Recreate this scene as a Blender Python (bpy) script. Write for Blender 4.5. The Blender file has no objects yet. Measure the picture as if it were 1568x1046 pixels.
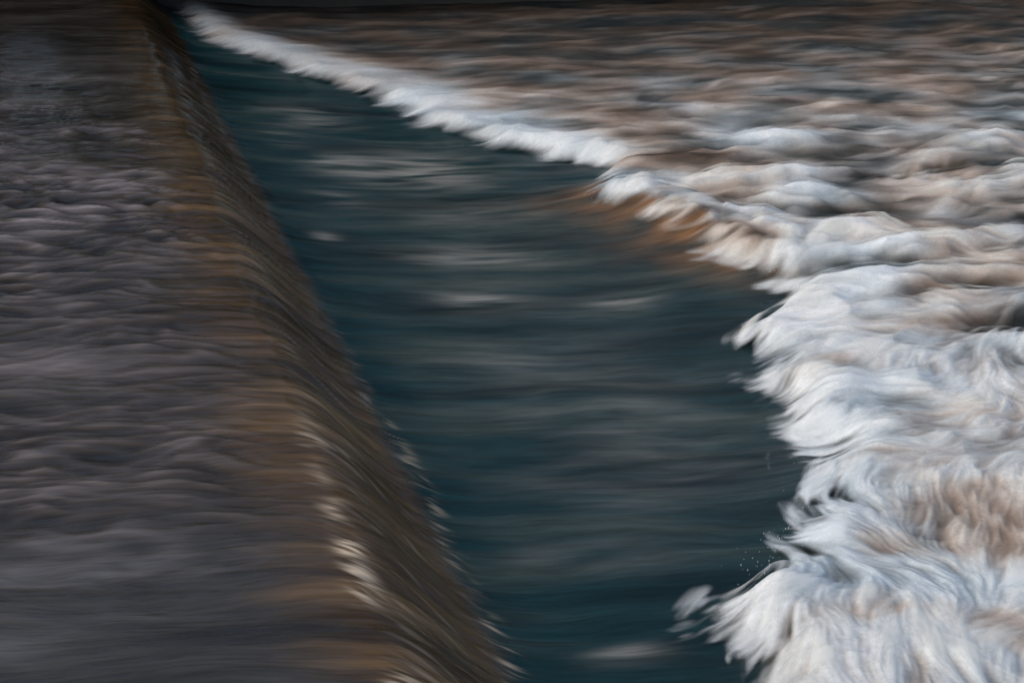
import bpy, math, random
import numpy as np
random.seed(3)
sc=bpy.context.scene
sc.view_settings.view_transform='Standard'
try: sc.view_settings.look='None'
except Exception: pass
sc.view_settings.exposure=0

# ---------------------------------------------------------------- noise
_r=np.random.RandomState(11)
PERM=_r.permutation(1024).astype(np.int32); PERM=np.concatenate([PERM,PERM])
ANG=_r.rand(1024)*2*np.pi
GX=np.cos(ANG).astype(np.float32); GY=np.sin(ANG).astype(np.float32)
def P(x,y,seed=0):
    x=np.asarray(x,np.float32)+seed*17.31+200; y=np.asarray(y,np.float32)+seed*5.77+200
    xi=np.floor(x).astype(np.int32); yi=np.floor(y).astype(np.int32)
    fx=x-xi; fy=y-yi; xi&=1023; yi&=1023
    u=fx*fx*fx*(fx*(fx*6-15)+10); v=fy*fy*fy*(fy*(fy*6-15)+10)
    def g(ix,iy,dx,dy):
        h=PERM[PERM[ix&1023]+(iy&1023)]
        return GX[h]*dx+GY[h]*dy
    a=g(xi,yi,fx,fy); b=g(xi+1,yi,fx-1,fy); c=g(xi,yi+1,fx,fy-1); d=g(xi+1,yi+1,fx-1,fy-1)
    return 1.5*((a+(b-a)*u)*(1-v)+(c+(d-c)*u)*v)
RT=_r.rand(1024*1024).astype(np.float32).reshape(1024,1024)-.5
def VN(x,y,seed=0):   # cheap value noise
    x=x+seed*17.31+300; y=y+seed*5.77+300
    xi=np.floor(x).astype(np.int32); yi=np.floor(y).astype(np.int32)
    fx=x-xi; fy=y-yi; fx=fx*fx*(3-2*fx); fy=fy*fy*(3-2*fy)
    x0=xi&1023;x1=(xi+1)&1023;y0=yi&1023;y1=(yi+1)&1023
    a=RT[x0,y0];b=RT[x1,y0];c=RT[x0,y1];d=RT[x1,y1]
    return (a+(b-a)*fx)*(1-fy)+(c+(d-c)*fx)*fy
def sm(a,b,x):
    t=np.clip((x-a)/(b-a),0,1); return t*t*(3-2*t)
def G(x,y,cx,cy,sx,sy): return np.exp(-((x-cx)/sx)**2-((y-cy)/sy)**2)

# ---------------------------------------------------------------- tessellation
CX=-1.16
def grid(nth,nr,th0=-9.5,th1=42.0,left=True):
    tl=np.tan(np.radians(np.linspace(-62,th0,70)[:-1])) if left else np.array([])
    tm=np.linspace(math.tan(math.radians(th0)),math.tan(math.radians(th1)),nth)
    tr=np.tan(np.radians(np.linspace(th1,66,60)[1:]))
    T=np.concatenate([tl,tm,tr])
    Y=np.concatenate([np.linspace(1.5,5.1,25)[:-1],1/np.linspace(1/5.1,1/33.0,nr)])
    X=CX+T[None,:]*Y[:,None]
    return X.astype(np.float32),np.repeat(Y[:,None],len(T),1).astype(np.float32)

# bed/fall profile of the weir: slopes integrated
_px=np.linspace(-40,60,20001)
_sl=np.interp(_px,[-.4,-.03,.10,.3,.5,.7,.9,1.2,3,5],[0,-.09,-.50,-.95,-1.0,-.45,-.2,-.12,-.07,0])
_pz=np.cumsum(_sl)*(_px[1]-_px[0])
def prof(x): return np.interp(x,_px,_pz).astype(np.float32)

FR=[(0.75,33),(0.94,30.56),(1.01,27.9),(1.37,26.6),(1.96,25.38),(2.36,24.21),(2.76,23.34),(3.18,22.13),(3.49,21.19),(3.54,20.11),(3.94,19.35),(4.22,18.65),(4.58,18.27),(4.72,17.95),(5.17,17.7),(5.35,17.2),(4.57,15.62),(4.85,15.1),(4.99,14.37),(5.05,13.59),(5.22,12.95),(5.43,12.7),(5.31,12.16),(4.99,11.66),(4.45,11.11),(4.45,10.77),(4.05,10.27),(4.2,9.77),(4.0,9.17),(3.93,8.68),(3.6,8.32),(3.32,7.69),(2.85,7.29),(2.56,6.98),(2.16,6.76),(2.02,6.46),(2.08,6.18),(2.02,6.02),(1.86,5.61),(1.7,3),(1.7,1)]
FRa=np.array(sorted(FR,key=lambda a:a[1]))
def xfront(y): return np.interp(y,FRa[:,1],FRa[:,0]).astype(np.float32)

def make(name,X,Y,Z,attrs,keep=None):
    nr,nc=X.shape
    idx=np.arange(nr*nc,dtype=np.int32).reshape(nr,nc)
    q=np.stack([idx[:-1,:-1],idx[:-1,1:],idx[1:,1:],idx[1:,:-1]],-1).reshape(-1,4)
    if keep is not None:
        k=keep.ravel()[q].any(1); q=q[k]
        used=np.zeros(nr*nc,bool); used[q.ravel()]=True
        remap=np.cumsum(used).astype(np.int32)-1
        q=remap[q]; sel=used
    else: sel=np.ones(nr*nc,bool)
    co=np.stack([X.ravel()[sel],Y.ravel()[sel],Z.ravel()[sel]],-1).astype(np.float32)
    me=bpy.data.meshes.new(name)
    me.vertices.add(len(co)); me.vertices.foreach_set('co',co.ravel())
    me.loops.add(q.size); me.loops.foreach_set('vertex_index',q.ravel().astype(np.int32))
    me.polygons.add(len(q))
    me.polygons.foreach_set('loop_start',np.arange(0,q.size,4,dtype=np.int32))
    me.polygons.foreach_set('use_smooth',np.ones(len(q),bool))
    me.update(calc_edges=True)
    for an,(kind,data) in attrs.items():
        a=me.attributes.new(an,kind,'POINT')
        if kind=='FLOAT': a.data.foreach_set('value',data.ravel()[sel].astype(np.float32))
        elif kind=='FLOAT_VECTOR': a.data.foreach_set('vector',data.reshape(-1,3)[sel].astype(np.float32).ravel())
    ob=bpy.data.objects.new(name,me); sc.collection.objects.link(ob)
    return ob
def ramp3(w,stops):
    xs=[s[0] for s in stops]
    return np.stack([np.interp(w,xs,[s[1][k] for s in stops]) for k in range(3)],-1)

# ================================================================ RIVER (pool, lip and chute)
X,Y=grid(1150,900)
def flowq(x,y): 
    g=np.where(x<0.4,x,0.4+1.0*(1-np.exp(-(np.maximum(x,.4)-.4)/1.0)))
    return y+0.22*g
def ripples(x,q,y):
    far=sm(6,11,y); vf=1-.75*sm(13,24,y)
    qq=q+.22*P(x*.9,q*1.3,1)+.07*P(x*2,q*3,2)
    xx=x+.3*P(x*.8,q*2.2,16)
    a=P(xx*1.5,qq*3.8,4); b=P(xx*2.8,qq*8,5); c=P(xx*4.5,qq*16,15)
    a=.45-1.5*np.abs(a+.12)+.5*a        # crests sharper than troughs
    return qq,a,b,c,far,vf
def river_h(x,y,full=True):
    q=flowq(x,y)
    wob=.05*P(x*.4,q*1.3,31)+.035*P(x*.5,q*4.5,32)+.018*P(x*.8,q*11,33)
    lipm=sm(-.3,.1,x)*sm(1.6,.7,x)
    z=prof(x+wob*lipm*1.4)
    qq,a,b,c,far,vf=ripples(x,q,y)
    pool=sm(.2,-.5,x)
    patch=np.clip(1+.8*P(x*.35,q*.6,6),.3,1.7)
    h=.026*P(x*.8,qq*1.7,3)*(.4+.6*far)+(.019*a*(.18+1.0*far)+.019*b*(.15+.9*far)*vf+.008*c*(.15+.9*far)*vf)*patch
    z=z+h*(1-.5*sm(15,27,y))*pool
    # fine lengthwise grooves over the lip, long soft undulations on the chute
    g=.008*P(x*.5,q*6,7)+.005*P(x*.7,q*15,8)
    z=z+g*sm(-.7,.1,x)*sm(2.2,.6,x)
    ch=sm(.6,1.3,x)
    z=z+ch*(.022*P(x*.45,qq*1.6,9)+.008*P(x*.8,qq*4.5,10)+.0015*P(x*.9,qq*12,12))
    # scalloped standing ripples where the sheet meets the chute
    sc_=np.exp(-((x-.78-.1*P(y*.6,y*0+1,13))/.12)**2)
    z=z+sc_*.035*P(x*1.5,q*5.,14)
    # ramp lifting into the big roller
    xf=xfront(y)
    z=z+.32*np.exp(-np.maximum(xf+.35-x,0)/.45)*sm(11.8,13,y)*sm(17.0,15.5,y)*sm(xf+1.5,xf+.6,x)
    return z
Z=river_h(X,Y)
q=flowq(X,Y)
qw=q+.12*P(X*.7,q*1.1,41)+.03*P(X*2,q*4,42)
st1=P(X*.55,qw*3.2,43); st2=P(X*.8,qw*9,44); st3=P(X*.5,qw*1.1,45)
_,ra,rb_,rc,_,vf=ripples(X,q,Y)
patch=np.clip(1+.8*P(X*.35,q*.6,6),.3,1.7)
lip=sm(-.75,.02,X+.04*st2+.10*st1+.18*P(X*.6,q*.7,40))*sm(.95,.62,X+.05*st1)
chute=sm(.62,.84,X+.05*st1)
lv=.43+.22*st1+.38*st3+patch*(.22*ra+.38*rb_*vf+.26*rc*vf)*sm(5.5,10,Y)+.06*ra  # light and dark of the ripples, sky highlights painted into pool colour
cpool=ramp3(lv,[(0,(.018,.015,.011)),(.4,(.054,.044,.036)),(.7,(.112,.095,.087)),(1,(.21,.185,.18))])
nb=sm(8.5,6,Y)[...,None]
cpool=cpool*(1-nb)+cpool*nb*np.array([.92,1.08,1.2])
cpool=cpool*(1-.62*sm(12,25,Y))[...,None]
clip=ramp3(.45+.42*st1+.36*st2,[(0,(.030,.018,.007)),(.5,(.074,.044,.019)),(1,(.165,.102,.048))])
clip=clip*(1-.6*sm(12,27,Y))[...,None]
cch=ramp3(.44+.38*st1+.15*st2+.5*st3,[(0,(.003,.014,.016)),(.5,(.007,.031,.034)),(1,(.034,.053,.047))])
col=cpool*(1-lip[...,None])+clip*lip[...,None]
col=col*(1-chute[...,None])+cch*chute[...,None]
veil=0
for cx,cy,sx,sy,a in [(2.0,20.8,.6,.8,.8),(2.0,18.0,.35,.5,1.),(2.9,17.6,.8,.9,1.4),(2.6,13.9,.7,.4,.9),(2.4,12.5,.45,.25,1.2),(3.74,12.3,.4,.2,.8),(1.45,6.4,.25,.1,1.),(1.7,7.5,.6,.2,.5),(1.15,14.65,.17,.2,1.),(2.6,9.9,1.,.6,.35),(2.3,11,.8,.4,.35),(3.3,9,.8,.5,.3),(1.6,16.2,.4,.5,.5),(3.2,15.5,.9,.5,.4),(2.2,8.5,.8,.5,.25),(1.4,19.2,.3,.4,.6)]:
    veil=veil+a*G(X,Y,cx,cy,sx,sy)
veil=np.clip(veil*np.clip(.55+.9*P(X*.9,qw*3.4,46)+.6*P(X*1.3,qw*8,47),0,1.4),0,1)
veil=np.clip(.74*veil+.09*G(X,Y,2.9,12,1.6,4.5)*(1+1.0*st1),0,1)*sm(.9,1.3,X)
vc=np.array([.28,.275,.245])
col=col*(1-veil[...,None])+vc*veil[...,None]
# warm glints painted into the colour along the crest and the sheet's foot
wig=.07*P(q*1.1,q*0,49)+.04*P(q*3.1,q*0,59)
qs=qw+.55*np.clip(X+.1,0,1)          # painted glints and lines bend downstream as they go over
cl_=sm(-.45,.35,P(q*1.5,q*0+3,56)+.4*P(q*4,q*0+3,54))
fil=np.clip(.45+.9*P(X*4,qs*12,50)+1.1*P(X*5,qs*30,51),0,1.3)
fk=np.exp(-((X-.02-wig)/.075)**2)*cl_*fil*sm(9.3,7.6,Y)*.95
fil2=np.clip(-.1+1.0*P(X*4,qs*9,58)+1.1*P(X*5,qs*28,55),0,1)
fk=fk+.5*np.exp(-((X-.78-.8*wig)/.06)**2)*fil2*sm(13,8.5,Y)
# thin pale glossy lines painted down the falling sheet
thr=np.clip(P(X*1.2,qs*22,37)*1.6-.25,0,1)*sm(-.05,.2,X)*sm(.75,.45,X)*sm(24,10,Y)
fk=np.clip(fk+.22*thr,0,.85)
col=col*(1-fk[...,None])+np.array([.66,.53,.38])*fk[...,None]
# silt-brown translucent face of the roller
xf=xfront(Y)
rb=np.clip(1.3*np.exp(-np.maximum(xf+.12-X,0)/.44),0,1)*sm(11.9,13.0,Y)*sm(16.8,15.8,Y)*np.clip(.8+.8*P(X*2,qw*2.5,48),0,1)
rbc=np.array([.23,.120,.055])
col=col*(1-rb[...,None])+rbc*rb[...,None]
flow=np.stack([X,qw,0*X],-1)
specl=.5-.27*chute-.08*lip
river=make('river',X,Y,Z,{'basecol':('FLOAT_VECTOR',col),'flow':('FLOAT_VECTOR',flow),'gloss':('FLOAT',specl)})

# ================================================================ FOAM
X,Y=grid(1000,900,th0=-3,left=False)
xf=xfront(Y)
near=sm(12.5,8.5,Y)
# --- local direction of the moving spray, and brush-like smear of noise along it
def direction(x,y):
    nr_=sm(12.5,8.5,y)
    ph=-.12+.85*nr_+(.9+.4*nr_)*P(x*.5,y*.5,61)+(.75+.2*nr_)*P(x*1.3,y*1.3,62)+.6*nr_*P(x*3,y*3,63)
    return np.cos(ph),np.sin(ph)
step=.035+.05*sm(9,25,Y)
def smear(cell,seed,steps,stepscale=1.0):
    acc=VN(X/cell,Y/cell,seed); wsum=1.0
    for sg in (1,-1):
        px,py=X.copy(),Y.copy()
        for k in range(steps):
            if k%2==0: dx,dy=direction(px,py)
            px=px+sg*dx*step*stepscale; py=py+sg*dy*step*stepscale
            wt=1-(k+1)/(steps+1.5)
            acc=acc+wt*VN(px/cell,py/cell,seed); wsum+=wt*wt
    a=acc/math.sqrt(wsum*1.6)
    return a/ (a.std()+1e-6)
L1=smear(.36,1,5,2.6); L2=smear(.16,2,6,1.3); L3=smear(.075,3,6,.75); L4=smear(.03,4,6,.45)
fd=1-.8*sm(10,22,Y); fd2=1-sm(7,14,Y)
jag=.15*P(Y*1.6,X*.6,51)+.12*P(Y*4,X*1.2,52)
jag*=np.interp(Y,[4,9,20,30],[.8,1.1,1.3,.7])
d=X-xf+jag
bw=np.interp(Y,[5,8,10.5,12,13,16,17.5,20,24,30],[4.0,3.4,2.6,.9,.3,.3,.8,1.8,1.6,.8])
band=1-sm(.35,1.35,d/bw)
base=.38+.08*sm(24,15,Y)-.18*sm(19,29,Y)+.16*sm(12,9,Y)
w=base+(.90-base)*band*.92
tuft=0
f1=P(X*.9,Y*2,71); f2=P(X*2,Y*4,72)
for cx,cy,sx,sy,a in [(7.9,17.2,.7,.35,.55),(10.58,16.4,.6,.45,.6),(6.72,15.5,.75,.3,.55),(6.6,13.2,.9,.28,.55),(7.0,12.45,.7,.2,.5),(7.95,12.6,.9,.25,.5),(5.9,11.6,1.0,.4,.45),(6.9,14.7,.5,.2,.4),(5.2,15.45,.45,.16,.5),(5.75,14.2,.35,.3,.5),(5.8,13.4,.25,.3,.5),(9.6,18.5,.8,.4,.3),(9.,14.2,.8,.3,.3)]:
    tuft=tuft+a*G(X,Y,cx+.3*f1,cy+.2*f2,sx,sy)
dark=0
for cx,cy,sx,sy,a in [(8.04,16.5,.6,.18,.7),(6.30,14.37,.32,.14,.9),(6.5,12.15,.6,.11,.9),(6.9,11.3,.7,.14,.7),(6.9,10.4,.7,.2,.6),(7.11,13.99,.8,.22,.6),(6.2,17.0,.5,.2,.4),(9,15.3,.9,.2,.4),(5.9,12.4,.5,.12,.5)]:
    dark=dark+a*G(X,Y,cx+.3*f1,cy+.15*f2,sx,sy)
brown=0
for cx,cy,sx,sy,a in [(6.2,16.6,.7,.32,1.0),(5.15,13.9,.30,.6,.75),(4.75,14.85,.3,.35,.6),(5.4,13.0,.25,.35,.8),(3.61,7.03,.3,.22,.7),(4.45,7.04,.45,.35,.8),(4.41,7.5,.3,.25,.7),(3.16,6.29,.3,.15,.7),(3.75,5.95,.4,.22,.8),(5.08,8.8,.5,.35,.55),(5.6,16.9,.5,.2,.8),(4.9,9.9,.5,.3,.5),(4.3,8.2,.3,.2,.4),(5.9,10.6,.6,.3,.4)]:
    brown=brown+a*G(X,Y,cx+.25*f1,cy+.15*f2,sx,sy)
brown*=np.clip(1+.22*L1+.15*L2,.2,1.6)
far_noise=P(X*.8,Y*1.5,75)+.6*P(X*1.8,Y*3.5,76)
w=w+tuft-dark-.36*brown+.28*far_noise*(1-.75*band)*(1-.5*sm(17,25,Y))
w=w+(.090*L1+.080*L2+.062*L3*fd+.042*L4*fd2)*(1.0-.2*band)*(1-.3*sm(16,24,Y))
bn=np.clip(.50+.06*sm(14,22,Y)+.8*P(X*.7,Y*.7,81)+.15*L1+.10*L2,0,1)
bn=np.clip(bn*(1-.4*band*sm(.5,1.0,w))+brown,0,1)
cold=ramp3(w,[(0,(.012,.022,.024)),(.25,(.055,.064,.064)),(.5,(.19,.22,.225)),(.75,(.46,.53,.56)),(1.0,(.76,.83,.86))])
warm=ramp3(w,[(0,(.038,.028,.020)),(.25,(.115,.084,.062)),(.5,(.275,.215,.172)),(.75,(.53,.47,.41)),(1.0,(.79,.79,.77))])
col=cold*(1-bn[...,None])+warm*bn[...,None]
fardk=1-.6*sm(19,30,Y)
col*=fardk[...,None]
# relief
rz=river_h(X,Y)
bil=1-np.abs(P(X*1.1+.4*f1,Y*1.5+.3*f2,91))*2
rel=1-.6*sm(15,22,Y)
z=rz*sm(.6,0,d)+prof(X)*sm(0,.6,d)
z=z+.004+.17*sm(-.08,.6,d)
z=z+sm(0,.5,d)*rel*((.05-.02*near)*bil+.07*P(X*.5,Y*.6,92)+.04*np.clip(w,0,1)+.006*L1+.0045*L2)
z=z+sm(-.05,.25,d)*(.0032*L3*fd+.0018*L4*fd2)
z=z+.24*np.clip(tuft,0,1)*sm(0,.3,d)-.15*np.clip(dark,0,1)+.08*np.clip(brown,0,1)*sm(12,13,Y)
z=np.maximum(z,rz+.006)
e=d+.05*L1+.07*L2+.065*L3*fd+.045*L4*fd2
alpha=sm(-.08,.32,e)
flow=np.stack([X,Y,0*X],-1)
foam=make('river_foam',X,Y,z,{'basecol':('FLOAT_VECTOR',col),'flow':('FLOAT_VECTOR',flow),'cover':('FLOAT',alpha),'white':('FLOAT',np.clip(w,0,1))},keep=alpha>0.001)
# airborne mist of fine spray riding a few centimetres above the boiling foam
zm=z+.035+.02*np.clip(L1,-1,2)+.015*sm(.5,0,d)
lift=sm(.62,.95,w)
e2=d+.16+.07*L1+.08*L2+.05*L3*fd
am=sm(0,.40,e2)*np.clip(.20+.17*L2+.17*L3*fd+.10*L4*fd2,0,.65)*(.2+.8*lift)*sm(24,18,Y)*(1-.7*np.clip(brown,0,1))
am=np.clip(am-.02,0,1)
cm=np.ones(X.shape+(3,))*np.array([.76,.83,.86])*(1-.5*bn[...,None]*np.array([0,.2,.45]))
spray=make('spray_mist',X,Y,zm,{'basecol':('FLOAT_VECTOR',cm),'flow':('FLOAT_VECTOR',flow),'cover':('FLOAT',am)},keep=am>0.01)

# ================================================================ MATERIALS
class N:
    def __init__(s,name):
        s.m=bpy.data.materials.new(name); s.m.use_nodes=True; s.t=s.m.node_tree; s.t.nodes.clear()
        s.out=s.new('ShaderNodeOutputMaterial')
    def new(s,ty,**k):
        n=s.t.nodes.new(ty)
        for a,b in k.items(): setattr(n,a,b)
        return n
    def l(s,a,b): s.t.links.new(a,b)
    def attr(s,n): a=s.new('ShaderNodeAttribute'); a.attribute_name=n; return a
    def math(s,op,a,b=None,c=None,clamp=False):
        n=s.new('ShaderNodeMath',operation=op); n.use_clamp=clamp
        for i,v in enumerate([a,b,c]):
            if v is None: continue
            if isinstance(v,(int,float)): n.inputs[i].default_value=v
            else: s.l(v,n.inputs[i])
        return n.outputs[0]
    def fnoise(s,vec,sx,sy,detail=3,rough=.55,dist=0,seed=0):
        m=s.new('ShaderNodeMapping'); m.inputs['Scale'].default_value=(sx,sy,1); m.inputs['Location'].default_value=(seed*3.1,seed*7.7,seed)
        s.l(vec,m.inputs['Vector'])
        n=s.new('ShaderNodeTexNoise'); n.inputs['Scale'].default_value=1; n.inputs['Detail'].default_value=detail
        n.inputs['Roughness'].default_value=rough; n.inputs['Distortion'].default_value=dist
        s.l(m.outputs[0],n.inputs['Vector']); return n.outputs['Fac']
# river water
n=N('silty_water')
bc=n.attr('basecol'); fl=n.attr('flow'); gl=n.attr('gloss')
a=n.fnoise(fl.outputs['Vector'],1.6,11,4,.55,.4); b=n.fnoise(fl.outputs['Vector'],2.6,34,3,.6,.3,seed=2)
f=n.math('ADD',n.math('MULTIPLY',a,1.0),n.math('MULTIPLY',b,1.0))
mul=n.new('ShaderNodeVectorMath',operation='SCALE'); n.l(bc.outputs['Vector'],mul.inputs[0]); n.l(n.math('POWER',f,1.2),mul.inputs['Scale'])
p=n.new('ShaderNodeBsdfPrincipled'); n.l(mul.outputs[0],p.inputs['Base Color'])
p.inputs['IOR'].default_value=1.33
n.l(gl.outputs['Fac'],p.inputs['Specular IOR Level'])
n.l(n.math('MULTIPLY_ADD',gl.outputs['Fac'],-.7,.50),p.inputs['Roughness'])
bp=n.new('ShaderNodeBump'); bp.inputs['Distance'].default_value=.012
n.l(n.math('MULTIPLY_ADD',gl.outputs['Fac'],1.7,-.18),bp.inputs['Strength'])
n.l(n.math('ADD',a,n.math('MULTIPLY',b,.4)),bp.inputs['Height']); n.l(bp.outputs[0],p.inputs['Normal'])
n.l(p.outputs[0],n.out.inputs[0]); river.data.materials.append(n.m)
# foam
def foammat(name,mist):
    n=N(name)
    bc=n.attr('basecol'); fl=n.attr('flow'); cv=n.attr('cover')
    p=n.new('ShaderNodeBsdfPrincipled')
    p.inputs['Roughness'].default_value=.9; p.inputs['Specular IOR Level'].default_value=.12
    if mist:
        n.l(bc.outputs['Vector'],p.inputs['Base Color'])
        al=cv.outputs['Fac']
    else:
        a=n.fnoise(fl.outputs['Vector'],7,9,4,.65,1.2,seed=1); b=n.fnoise(fl.outputs['Vector'],26,36,4,.7,1.0,seed=4)
        f=n.math('ADD',n.math('ADD',n.math('MULTIPLY',a,.5),n.math('MULTIPLY',b,.65)),.425)
        mul=n.new('ShaderNodeVectorMath',operation='SCALE'); n.l(bc.outputs['Vector'],mul.inputs[0]); n.l(f,mul.inputs['Scale'])
        mn=n.new('ShaderNodeVectorMath',operation='MINIMUM'); n.l(mul.outputs[0],mn.inputs[0]); mn.inputs[1].default_value=(.84,.87,.89)
        n.l(mn.outputs[0],p.inputs['Base Color'])
        bp=n.new('ShaderNodeBump'); bp.inputs['Strength'].default_value=.22; bp.inputs['Distance'].default_value=.02
        n.l(n.math('ADD',a,n.math('MULTIPLY',b,.4)),bp.inputs['Height']); n.l(bp.outputs[0],p.inputs['Normal'])
        al=cv.outputs['Fac']
    n.l(al,p.inputs['Alpha'])
    n.l(p.outputs[0],n.out.inputs[0]); return n.m
foam.data.materials.append(foammat('white_water_foam',False))
spray.data.materials.append(foammat('fine_spray',True))

def simple(name,c1,c2,scale,rough=.9,bump=.3):
    n=N(name); tc=n.new('ShaderNodeTexCoord')
    nz=n.new('ShaderNodeTexNoise'); nz.inputs['Scale'].default_value=scale; nz.inputs['Detail'].default_value=6
    n.l(tc.outputs['Object'],nz.inputs['Vector'])
    mx=n.new('ShaderNodeMix',data_type='RGBA'); mx.inputs[6].default_value=(*c1,1); mx.inputs[7].default_value=(*c2,1)
    n.l(nz.outputs['Fac'],mx.inputs[0])
    p=n.new('ShaderNodeBsdfPrincipled'); p.inputs['Roughness'].default_value=rough; n.l(mx.outputs[2],p.inputs['Base Color'])
    bp=n.new('ShaderNodeBump'); bp.inputs['Strength'].default_value=bump; n.l(nz.outputs['Fac'],bp.inputs['Height']); n.l(bp.outputs[0],p.inputs['Normal'])
    n.l(p.outputs[0],n.out.inputs[0]); return n.m
# ================================================================ FAR BANK
def meshobj(name,vs,fs,mat,smooth=False):
    me=bpy.data.meshes.new(name); me.from_pydata(vs,[],fs); me.update()
    if smooth:
        for pp in me.polygons: pp.use_smooth=True
    o=bpy.data.objects.new(name,me); sc.collection.objects.link(o); me.materials.append(mat); return o
def bank_y(x): return 31.3-.11*max(x,0)
# rough masonry wall standing in the water on the far side
vs=[];fs=[]
xs=np.linspace(-60,60,481); prof_w=[(0,-2.5),(0.05,-.9),(.12,-.3),(.22,.3),(.3,.75),(.34,.8),(1.3,.82),(3,.9)]
for x in xs:
    for (dy,z) in prof_w:
        j=.05*float(P(x*1.3,z*2.5,5)); vs.append((x,bank_y(x)+dy+j,z+.04*float(P(x*2,z*4,6))))
m=len(prof_w)
for i in range(len(xs)-1):
    for k in range(m-1): fs.append((i*m+k,(i+1)*m+k,(i+1)*m+k+1,i*m+k+1))
meshobj('stone_retaining_wall',vs,fs,simple('wet_stone',(.012,.014,.012),(.05,.047,.04),1.7))
# ground sheet beneath and beyond (river bed, fields)
g=2000
meshobj('ground',[(-g,-g,-2.6),(g,-g,-2.6),(g,32,-2.6),(-g,32,-2.6),(-g,33.0,.86),(g,25.5,.86),(g,g,.86),(-g,g,.86)],[(0,1,2,3),(4,5,6,7)],simple('bank_soil_grass',(.03,.04,.015),(.07,.06,.035),.4))
# tree line
vs=[];fs=[]
rng=np.random.RandomState(5)
bark_v=[];bark_f=[]
for k in range(60):
    tx=-52+k*1.9+rng.uniform(-.8,.8); ty=bank_y(tx)+rng.uniform(3.5,9); H=rng.uniform(9.0,12.5)
    for sgm in range(5):
        z0=.8+H*.12*sgm
        for a_ in range(6):
            an=a_*math.pi/3; r=.22*(1-.15*sgm); bark_v.append((tx+r*math.cos(an)+.1*sgm*math.sin(k),ty+r*math.sin(an),z0))
    b0=len(bark_v)-30
    for sgm in range(4):
        for a_ in range(6): bark_f.append((b0+sgm*6+a_,b0+sgm*6+(a_+1)%6,b0+(sgm+1)*6+(a_+1)%6,b0+(sgm+1)*6+a_))
    cl=rng.normal(0,1,(34,3)); cl/=np.linalg.norm(cl,axis=1)[:,None]
    cl*=rng.uniform(.35,1,(34,1))*np.array([2.2,2.0,H*.46]); cl+=np.array([tx,ty,.6+H*.5])
    for c in cl:
        lp=c+rng.normal(0,.5,(40,3))
        for q_ in lp:
            u=rng.normal(0,1,3); u/=np.linalg.norm(u); v=np.cross(u,rng.normal(0,1,3)); v/=np.linalg.norm(v)
            sz=rng.uniform(.18,.38); b0=len(vs)
            vs.extend([tuple(q_-u*sz),tuple(q_+v*sz*.6),tuple(q_+u*sz),tuple(q_-v*sz*.6)]); fs.append((b0,b0+1,b0+2,b0+3))
tl=bpy.data.objects.new('tree_line',None); sc.collection.objects.link(tl)
o1=meshobj('foliage',vs,fs,simple('dark_foliage',(.02,.035,.012),(.06,.07,.025),.8)); o1.parent=tl
o2=meshobj('trunks',bark_v,bark_f,simple('bark',(.04,.03,.02),(.09,.07,.05),3)); o2.parent=tl

# ================================================================ SPRAY
ico=[(0,0,1),(.894,0,.447),(.276,.851,.447),(-.724,.526,.447),(-.724,-.526,.447),(.276,-.851,.447),(.724,.526,-.447),(-.276,.851,-.447),(-.894,0,-.447),(-.276,-.851,-.447),(.724,-.526,-.447),(0,0,-1)]
icf=[(0,1,2),(0,2,3),(0,3,4),(0,4,5),(0,5,1),(1,6,2),(2,7,3),(3,8,4),(4,9,5),(5,10,1),(2,6,7),(3,7,8),(4,8,9),(5,9,10),(1,10,6),(11,7,6),(11,8,7),(11,9,8),(11,10,9),(11,6,10)]
vs=[];fs=[]
for k in range(170):
    y=rng.choice([7.2,7.0,7.6,8.4,12.6,15.4,10.9])+rng.normal(0,.16)
    x=float(xfront(y))+rng.normal(.06,.10); z=float(prof(x))+.10+abs(rng.normal(0,.10)); r=rng.uniform(.0010,.0026); e=rng.uniform(1,4)
    b0=len(vs)
    for v in ico: vs.append((x+v[0]*r,y+v[1]*r,z+v[2]*r*e))
    for f_ in icf: fs.append(tuple(b0+i for i in f_))
n=N('spray_drop'); p=n.new('ShaderNodeBsdfPrincipled'); p.inputs['Base Color'].default_value=(.6,.66,.68,1); p.inputs['Roughness'].default_value=.3; n.l(p.outputs[0],n.out.inputs[0])
meshobj('spray_droplets',vs,fs,n.m,True)

# ================================================================ LIGHT
SE,SA=math.radians(42),math.radians(-105)   # elevation, azimuth east of +Y
w_=bpy.data.worlds.new('World'); sc.world=w_; w_.use_nodes=True
nt=w_.node_tree; bg=nt.nodes['Background']; sky=nt.nodes.new('ShaderNodeTexSky')
sky.sky_type='NISHITA'; sky.sun_disc=False; sky.sun_elevation=SE; sky.sun_rotation=SA
sky.air_density=1.0; sky.dust_density=3; sky.ozone_density=.8
nt.links.new(sky.outputs[0],bg.inputs['Color']); bg.inputs['Strength'].default_value=.15
sd=bpy.data.lights.new('sun','SUN'); sd.energy=1.05; sd.angle=math.radians(70); sd.color=(1,.92,.80)
so=bpy.data.objects.new('sun',sd); sc.collection.objects.link(so)
from mathutils import Vector
dirv=Vector((math.sin(SA)*math.cos(SE),math.cos(SA)*math.cos(SE),math.sin(SE)))
so.rotation_euler=dirv.to_track_quat('Z','Y').to_euler(); so.location=(10,10,20)

# ================================================================ CAMERA
cd=bpy.data.cameras.new('camera'); cd.sensor_width=36; cd.lens=50; cd.clip_end=6000
co=bpy.data.objects.new('camera',cd); sc.collection.objects.link(co)
co.location=(CX,0,4.0); co.rotation_euler=(math.radians(90-21.8),0,math.radians(-17))
sc.camera=co
